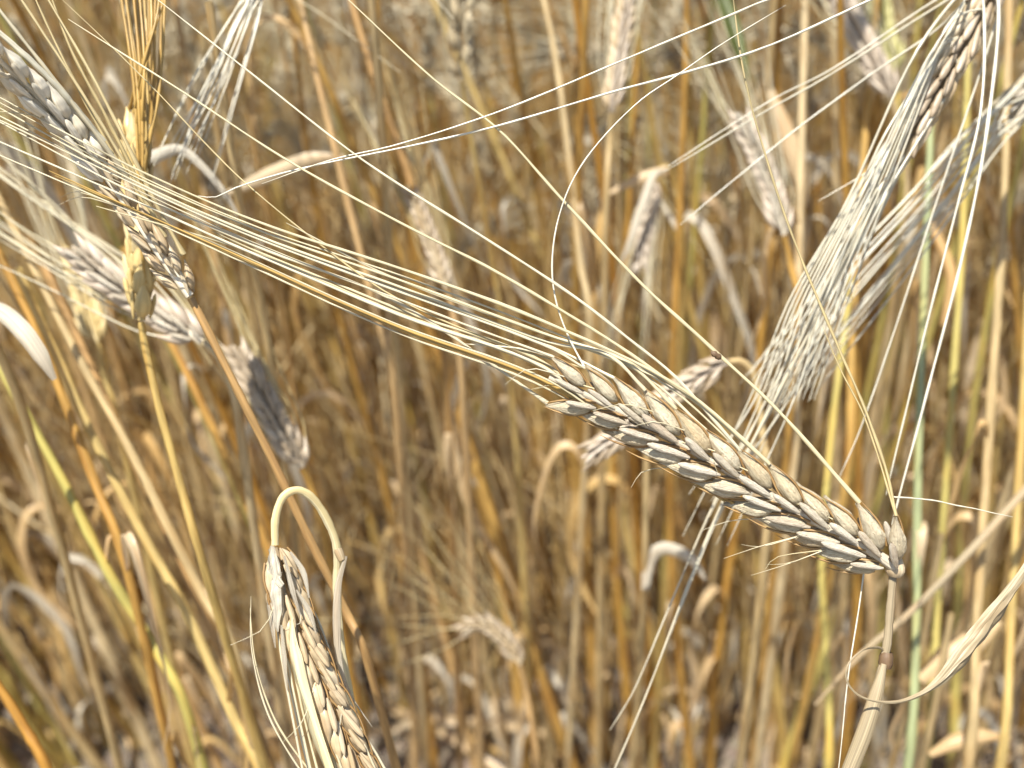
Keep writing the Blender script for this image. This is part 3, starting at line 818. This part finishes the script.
# ------------------------------------------------------------------ single stalks and leaves one can pick out
stalks = [
    # label, points from the top down, radius, material, node positions, group
    ('bluish green barley stalk with a pale node, just right of the sharp ear', [(930, 150, .41), (924, 300, .41), (918, 470, .412), (916, 640, .415), (908, 768, .42)], .0021, 'bluegreen'),
    ('olive green stalk turning orange at its node, below the right half of the sharp ear', [(845, 330, .46), (832, 430, .46), (822, 560, .463), (826, 650, .466), (828, 768, .47)], .0020, 'green'),
    ('yellow-green stalk second from the bluish green one, running the height of the right side', [(968, 60, .45), (962, 250, .45), (950, 420, .45), (938, 600, .455), (925, 768, .46)], .0020, 'green'),
    ('pale grey-beige thick stalk along the right edge', [(1010, -20, .40), (1004, 200, .40), (990, 420, .402), (978, 600, .405), (968, 768, .41)], .0022, 'beige'),
    ('beige stalk standing at the far right edge of the field', [(1036, 100, .42), (1026, 350, .42), (1012, 600, .424), (1000, 768, .43)], .0021, 'yellow'),
    ('vivid orange stalk rising behind the upper right awns', [(872, 60, .47), (862, 180, .47), (852, 330, .472), (846, 480, .475)], .0021, 'amber'),
    ('broad beige stalk left of the orange one at the upper right', [(806, -20, .46), (802, 120, .46), (798, 300, .462), (792, 480, .466)], .0023, 'beige'),
    ('yellow-green slanting stalk at the lower left edge', [(-40, 290, .37), (10, 385, .372), (60, 475, .375), (110, 575, .38), (150, 640, .385), (190, 720, .39)], .0021, 'green'),
    ('orange stalk slanting down from the left edge above the white leaf', [(-30, 200, .36), (10, 275, .36), (48, 360, .362), (90, 470, .366), (130, 580, .37)], .0019, 'amber'),
    ('pale yellow stalk leaning behind the slanting ear, left of the hooked neck', [(45, 330, .37), (90, 430, .372), (135, 520, .376), (185, 610, .38), (235, 720, .386), (265, 790, .39)], .0022, 'yellow'),
    ('pale beige slanting stalk in the left half, passing left of the hooked neck', [(20, 240, .36), (80, 360, .36), (130, 450, .36), (165, 520, .362), (200, 590, .366), (240, 670, .37)], .0019, 'beige'),
    ('tan stalk rising from the bottom left corner', [(-20, 660, .36), (20, 720, .362), (55, 790, .366)], .0022, 'amber'),
    ('brown stalk leaning through the left half between yellow and amber ones', [(70, 320, .40), (120, 430, .40), (170, 540, .404), (225, 660, .41), (275, 780, .42)], .0022, 'brown'),
    ('amber stalk crossing behind the hooked neck', [(150, 300, .42), (200, 400, .42), (250, 510, .424), (300, 620, .43), (345, 740, .44)], .0021, 'amber'),
    ('dark brown thin stalk leaning left at the top, left of centre', [(296, -20, .42), (318, 80, .42), (345, 190, .424), (372, 300, .43), (395, 400, .44)], .0017, 'brown'),
    ('brown straight stalk beside the dark thin one near the top', [(345, -20, .45), (372, 70, .45), (410, 180, .455), (440, 300, .46)], .0019, 'brown'),
    ('golden upright stalk at the top centre, under the crossing awns', [(540, -20, .45), (556, 60, .45), (568, 150, .452), (580, 260, .456), (590, 340, .46)], .0017, 'beige'),
]
for lab, pp, rr, sm in stalks:
    top = path(pp)
    pts, base = stem_down(top, random.uniform(-.005, .01), .01)
    # carry the straw on upwards out of the picture
    upw = top[0] + unit(top[0] - top[1]) * .10 if pp[0][1] < 120 else top[0] + unit(top[0] - top[1]) * .02
    t = thing('barley_stalk', lab, 'stalk', base, 'single stalks in front of the crowd')
    pts = pts + [upw]
    rr *= .78
    build_stem(t, base, pts, rr, rr * .75, sm, (random.uniform(.3, .42), random.uniform(.62, .72)), n=70, sides=9)
    C = spline(pts, 40)
    for u in (random.uniform(.3, .42), random.uniform(.5, .65)):
        P, w, tw = variant_leaf(random, C, u)
        P = [P[0] + (p - P[0]) * np.array([.45, .45, .7]) for p in P]; w *= .75
        build_leaf(t, base, P, np.array([.6, 1, 1, .8, .5, .08]) * w, 'dry_leaf', tw, 20, ref=(0, 0, 1), fold=.35, cols=5)

leaves = [
    ('white curved dry leaf poking in at the left edge', [(-30, 300, .32), (0, 312, .318), (22, 333, .316), (40, 358, .316), (54, 380, .318)], [.0045, .0058, .0064, .0056, .0018], 'pale_leaf', 1.2, (55, 384)),
    ('straight pale dry leaf rising to the right edge behind the coiled leaf', [(815, 705, .40), (860, 655, .398), (910, 612, .395), (965, 555, .392), (1010, 505, .39), (1060, 450, .388)], [.0008, .0024, .003, .0034, .0036, .004], 'sheath', 1.3, None),
    ('dark green leaf hanging at the top, right of centre', [(715, -20, .47), (728, 15, .468), (738, 45, .466), (748, 80, .466)], [.006, .007, .006, .001], 'green_leaf', .8, None),
    ('pale blurred leaf folded over above the sheaf of awns, upper left', [(238, 215, .36), (222, 190, .358), (200, 165, .356), (178, 150, .355), (150, 160, .354)], [.001, .002, .0025, .0034, .005], 'pale_leaf', .9, None),
    ('whitish grey leaf lying blurred behind the crossing awns, upper left', [(225, 195, .45), (270, 175, .448), (310, 160, .446), (345, 158, .446)], [.002, .006, .006, .002], 'dry_leaf', .8, None),
    ('pinkish dry leaf hanging at the upper right beside the grey ear', [(770, 90, .48), (784, 130, .478), (800, 175, .478), (805, 205, .48)], [.003, .008, .008, .002], 'dry_leaf', .8, None),
    ('brown withered leaf hanging between the two long white awns at the right', [(925, 215, .45), (940, 245, .448), (950, 280, .447), (942, 325, .449)], [.003, .006, .006, .002], 'brown', 1.4, None),
    ('pale leaf bent over like a hook below the middle of the sharp ear', [(645, 590, .44), (650, 560, .438), (665, 550, .436), (690, 560, .436), (705, 580, .437)], [.003, .005, .006, .005, .001], 'pale_leaf', .9, None),
    ('pale leaf rolled like a spindle above the bottom right corner', [(930, 755, .43), (955, 742, .428), (985, 735, .428), (1012, 738, .43)], [.003, .008, .007, .001], 'dry_leaf', 1.3, None),
    ('pinkish leaf blade lying behind the coiled leaf at the right', [(920, 680, .43), (950, 655, .428), (975, 640, .428), (1000, 622, .43)], [.004, .010, .009, .002], 'dry_leaf', .8, None),
]
for lab, pp, w, mt, roll, _ in leaves:
    C = path(pp)
    # each leaf grows from a straw of its own
    root = C[0] if lab.startswith(('pale leaf bent', 'pale blurred')) else C[-1] if 'rising' in lab else C[0]
    pts, base = stem_down([root + np.array([0, .004, .0]), root + np.array([.002, .012, -.05])], .0, .02)
    t = thing('barley_leaf', lab, 'leaf', base, 'dry leaves one can pick out')
    build_leaf(t, base, C, w, mt, (0, random.uniform(-.5, .5)), 26, roll=roll, name='blade')
    build_stem(t, base, pts + [root + np.array([-.002, .004, .06])], .0017, .0012, 'beige' if 'green' not in lab else 'green', (.4,), n=30, sides=7)

# tiny dark husk caught in the awns
bp = at(716, 355, .268)
g = Geo(); g.tube(spline([bp + [-.0012, 0, .0008], bp, bp + [.0012, 0, -.001]], 7) - bp, np.array([.1, .6, 1, .7, 1, .8, .1]) * .0008, 6)
o = link('husk_fragment', g.mesh('husk_fragment', M['dark_node'])); o.location = bp
tag(o, 'tiny dark husk fragment caught on an awn above the sharp ear', 'husk')


# ------------------------------------------------------------------ the field behind
def variant_stem(r, sides, n):
    h = r.uniform(.45, .56)
    t = np.linspace(0, 1, n)
    bx, by = r.gauss(0, .018), r.gauss(0, .018)
    C = np.stack([bx * t**2 + .004 * np.sin(t * 7 + bx * 99), by * t**2 + .004 * np.sin(t * 6 + by * 99), h * t], -1)
    nd = sorted((r.uniform(.1, .2), r.uniform(.3, .42), r.uniform(.58, .7)))
    R = stem_radius(C, .0020, .0011, nd) * np.interp(t, [0, .25, .6, 1], [1.12, 1.1, 1, .9])
    return C, R, nd


def variant_ear(r, C, level, awn_sides, nodes, awn_n):
    """drooping ear on top of the straw: one mesh of grains, one of awns"""
    top = C[-1]; d = unit(C[-1] - C[-2]); a = r.uniform(0, 6.283); hz = np.array([math.cos(a), math.sin(a), 0])
    axis = spline([top, top + d * .02 + hz * .004, top + d * .040 + hz * .018, top + d * .052 + hz * .04, top + d * .05 + hz * .068], 20)
    lay, roots = ear_layout(axis, np.cross(hz, [0, 0, 1]) + .2, np.array([0, 0, 1.0]), nodes, .95, 16, 0, 8, 1, r)
    ge = Geo()
    for kind, z, y, loc, W, Ln, s, i in lay:
        if level is G_LO and kind == 'pod' and i % 2: continue
        V, F, U = level[kind].arrays()
        m = np.array(basis(z, y, loc, W, Ln))
        ge.add(V @ m[:3, :3].T + m[:3, 3], F, U)
    ga = Geo()
    for (p, z, s, i, t, S, F, u) in roots[::max(1, len(roots) // awn_n)]:
        dd = unit(t + S * s * r.uniform(0, .18) + F * r.uniform(-.12, .12)); Ln = r.uniform(.08, .12)
        n = 7 if awn_sides > 3 else 4
        ga.tube(spline([p, p + dd * Ln * .5 + [0, 0, .003], p + dd * Ln - np.array([0, 0, .01])], n), np.linspace(.0004, .00012, n), awn_sides)
    return ge, ga


# where straws stand
pos = []
cell = {}


def try_add(x, y, dmin):
    k = (int(x / .03), int(y / .03))
    for i in (-1, 0, 1):
        for j in (-1, 0, 1):
            for q in cell.get((k[0] + i, k[1] + j), ()):
                if (q[0] - x)**2 + (q[1] - y)**2 < dmin**2: return False
    cell.setdefault(k, []).append((x, y)); pos.append((x, y)); return True


rr_ = random.Random(77)
for _ in range(30000):
    y = .44 + 2.3 * rr_.random()
    x = rr_.uniform(-1.7, 1.7)
    # drilled in rows that run away to the right
    row = (x * .92 + y * .35) / .11
    if abs(row - round(row)) > .36 and rr_.random() < (.25 if y < .9 else .7): continue
    if y < .56 + .04 * math.sin(x * 11) and rr_.random() < .6: continue
    if rr_.random() > (1.0 if y < 1.1 else .5): continue
    try_add(x, y, .0155)


def lean_of(x, y, r):
    lx = -.10 - .16 * max(0, min(1, (.05 - x) / .35)) + r.gauss(0, .075)
    return lx, r.gauss(.02, .07)


plants = []
for (x, y) in pos:
    lx, ly = lean_of(x, y, rr_)
    s = rr_.uniform(.9, 1.12) if y < .56 else rr_.uniform(.56, .9)
    px, py, z = proj((x + lx * .2, y + ly * .2, .22))
    inview = -120 < px < 1144 and -200 < py < 900
    plants.append((z if inview else z + 5, x, y, lx, ly, s, rr_.uniform(0, 6.283), px, py))
plants.sort()
near, far = plants[:300], plants[300:]

rv = random.Random(5)
protos = []
for i in range(10):
    C, R, nd = variant_stem(rv, 8, 26)
    st = {k: Geo().tube(C, R, 8).mesh('stem', M[k]) for k in ('amber', 'yellow', 'beige', 'brown', 'green')}
    lv = []
    for u in nd + [rv.uniform(.2, .8), rv.uniform(.02, .2)]:
        P, w, tw = variant_leaf(rv, C, min(u + .06, .95))
        cv = spline(P, 16)
        lv.append(Geo().ribbon(cv, w * np.interp(np.linspace(0, 1, 16), [0, .15, .5, .85, 1], [.7, 1, .9, .5, .08]), (0, 0, 1), tw, .3, 5).mesh('leaf', M['dry_leaf'] if rv.random() < .75 else M['pale_leaf']))
    ge, ga = variant_ear(rv, C, G_MID, 4, 16, 14)
    protos.append((st, lv, ge.mesh('ear', M['grain']), ga.mesh('awn_tuft', M['awn'])))

KIND = ['amber'] * 10 + ['yellow'] * 6 + ['beige'] * 6 + ['brown'] * 3 + ['green'] * 2
WORD = {'amber': 'amber', 'yellow': 'straw-yellow', 'beige': 'pale beige', 'brown': 'dull brown', 'green': 'green-tinged'}


def zone(px):
    return ('far left of picture' if px < 200 else 'left of picture centre' if px < 430 else
            'at picture centre' if px < 620 else 'right of picture centre' if px < 830 else 'far right of picture')


def stand(x, y, lx, ly, s, a):
    """base on the soil, turned by a, leaning by lx, ly"""
    up = unit(np.array([lx, ly, 1.0]))
    q = Vector((0, 0, 1)).rotation_difference(Vector(up)).to_matrix().to_4x4()
    return Matrix.Translation((x, y, float(ground_height(x, y)) - .003)) @ q @ Matrix.Rotation(a, 4, 'Z') @ Matrix.Scale(s, 4)


for i, (z, x, y, lx, ly, s, a, px, py) in enumerate(near):
    k = KIND[rv.randrange(len(KIND))]
    st, lv, em, am = protos[i % len(protos)]
    depth = 'front rows' if z < .62 else 'middle rows' if z < .80 else 'back rows'
    t = link('barley_stalk', None)
    t.empty_display_size = .02
    t.matrix_basis = stand(x, y, lx, ly, s, a)
    tag(t, '%s blurred stalk, %s of the crowd, %s' % (WORD[k], depth, zone(px)), 'stalk', '%s stalks %s, %s' % (WORD[k], zone(px), depth))
    link('stem', st[k], t)
    for m in lv:
        link('leaf', m, t)
    e = link('ear', em, t)
    link('awn_tuft', am, e)

lows = []
for i in range(12):
    C, R, nd = variant_stem(rv, 5, 9)
    g = Geo(); g.tube(C, R, 5)
    for u in nd + [rv.uniform(.2, .8), rv.uniform(.02, .2)]:
        P, w, tw = variant_leaf(rv, C, min(u + .06, .95))
        g.ribbon(spline(P, 8), w * np.array([.7, 1, 1, .95, .9, .7, .4, .08]), (0, 0, 1), tw, .3, 3)
    ge, ga = variant_ear(rv, C, G_LO, 3, 12, 8)
    g.add(*ge.arrays()); g.add(*ga.arrays())
    lows.append(g.arrays())
g = Geo(); rn = []
for i, (z, x, y, lx, ly, s, a, px, py) in enumerate(far):
    V, F, U = lows[i % 12]
    m = np.array(stand(x, y, lx, ly, s, a))
    g.add(V @ m[:3, :3].T + m[:3, 3], F, U)
    rn.append(np.full(len(V), rv.random()))
structure(tag(link('barley_field', g.mesh('barley_field', M['field'], np.concatenate(rn))), 'dense mass of ripe barley filling the field behind', 'barley field'), 'stuff')
g = Geo(); rn = []
rf = np.random.default_rng(3)
for i in range(6500):   # thin dry blades, side shoots and stray awns between the stalks
    y = .50 + 1.4 * rf.random()**1.3; x = rf.uniform(-.75, .75) * (.55 + y * .6)
    lx, ly = lean_of(x, y, rr_)
    h = rf.uniform(.16, .40); z0 = rf.uniform(-.01, .10)
    t = np.linspace(0, 1, 6)
    bx, by = rf.normal(0, .05, 2)
    C = np.stack([x + (lx + rf.normal(0, .16)) * h * t + bx * t**2, y + (ly + rf.normal(0, .12)) * h * t + by * t**2, z0 + h * t * (1 - .12 * t * abs(bx) * 20)], -1)
    n0 = g.n
    g.tube(C, rf.uniform(.00035, .0010) * np.array([1, 1, .95, .85, .6, .2]), 4, flat=.5)
    rn.append(np.full(g.n - n0, rf.random()))
structure(tag(link('fine_straw', g.mesh('fine_straw', M['fine'], np.concatenate(rn))), 'tangle of thin dry blades and stray awns among the blurred stalks', 'straw'), 'stuff')
print('plants', len(plants))
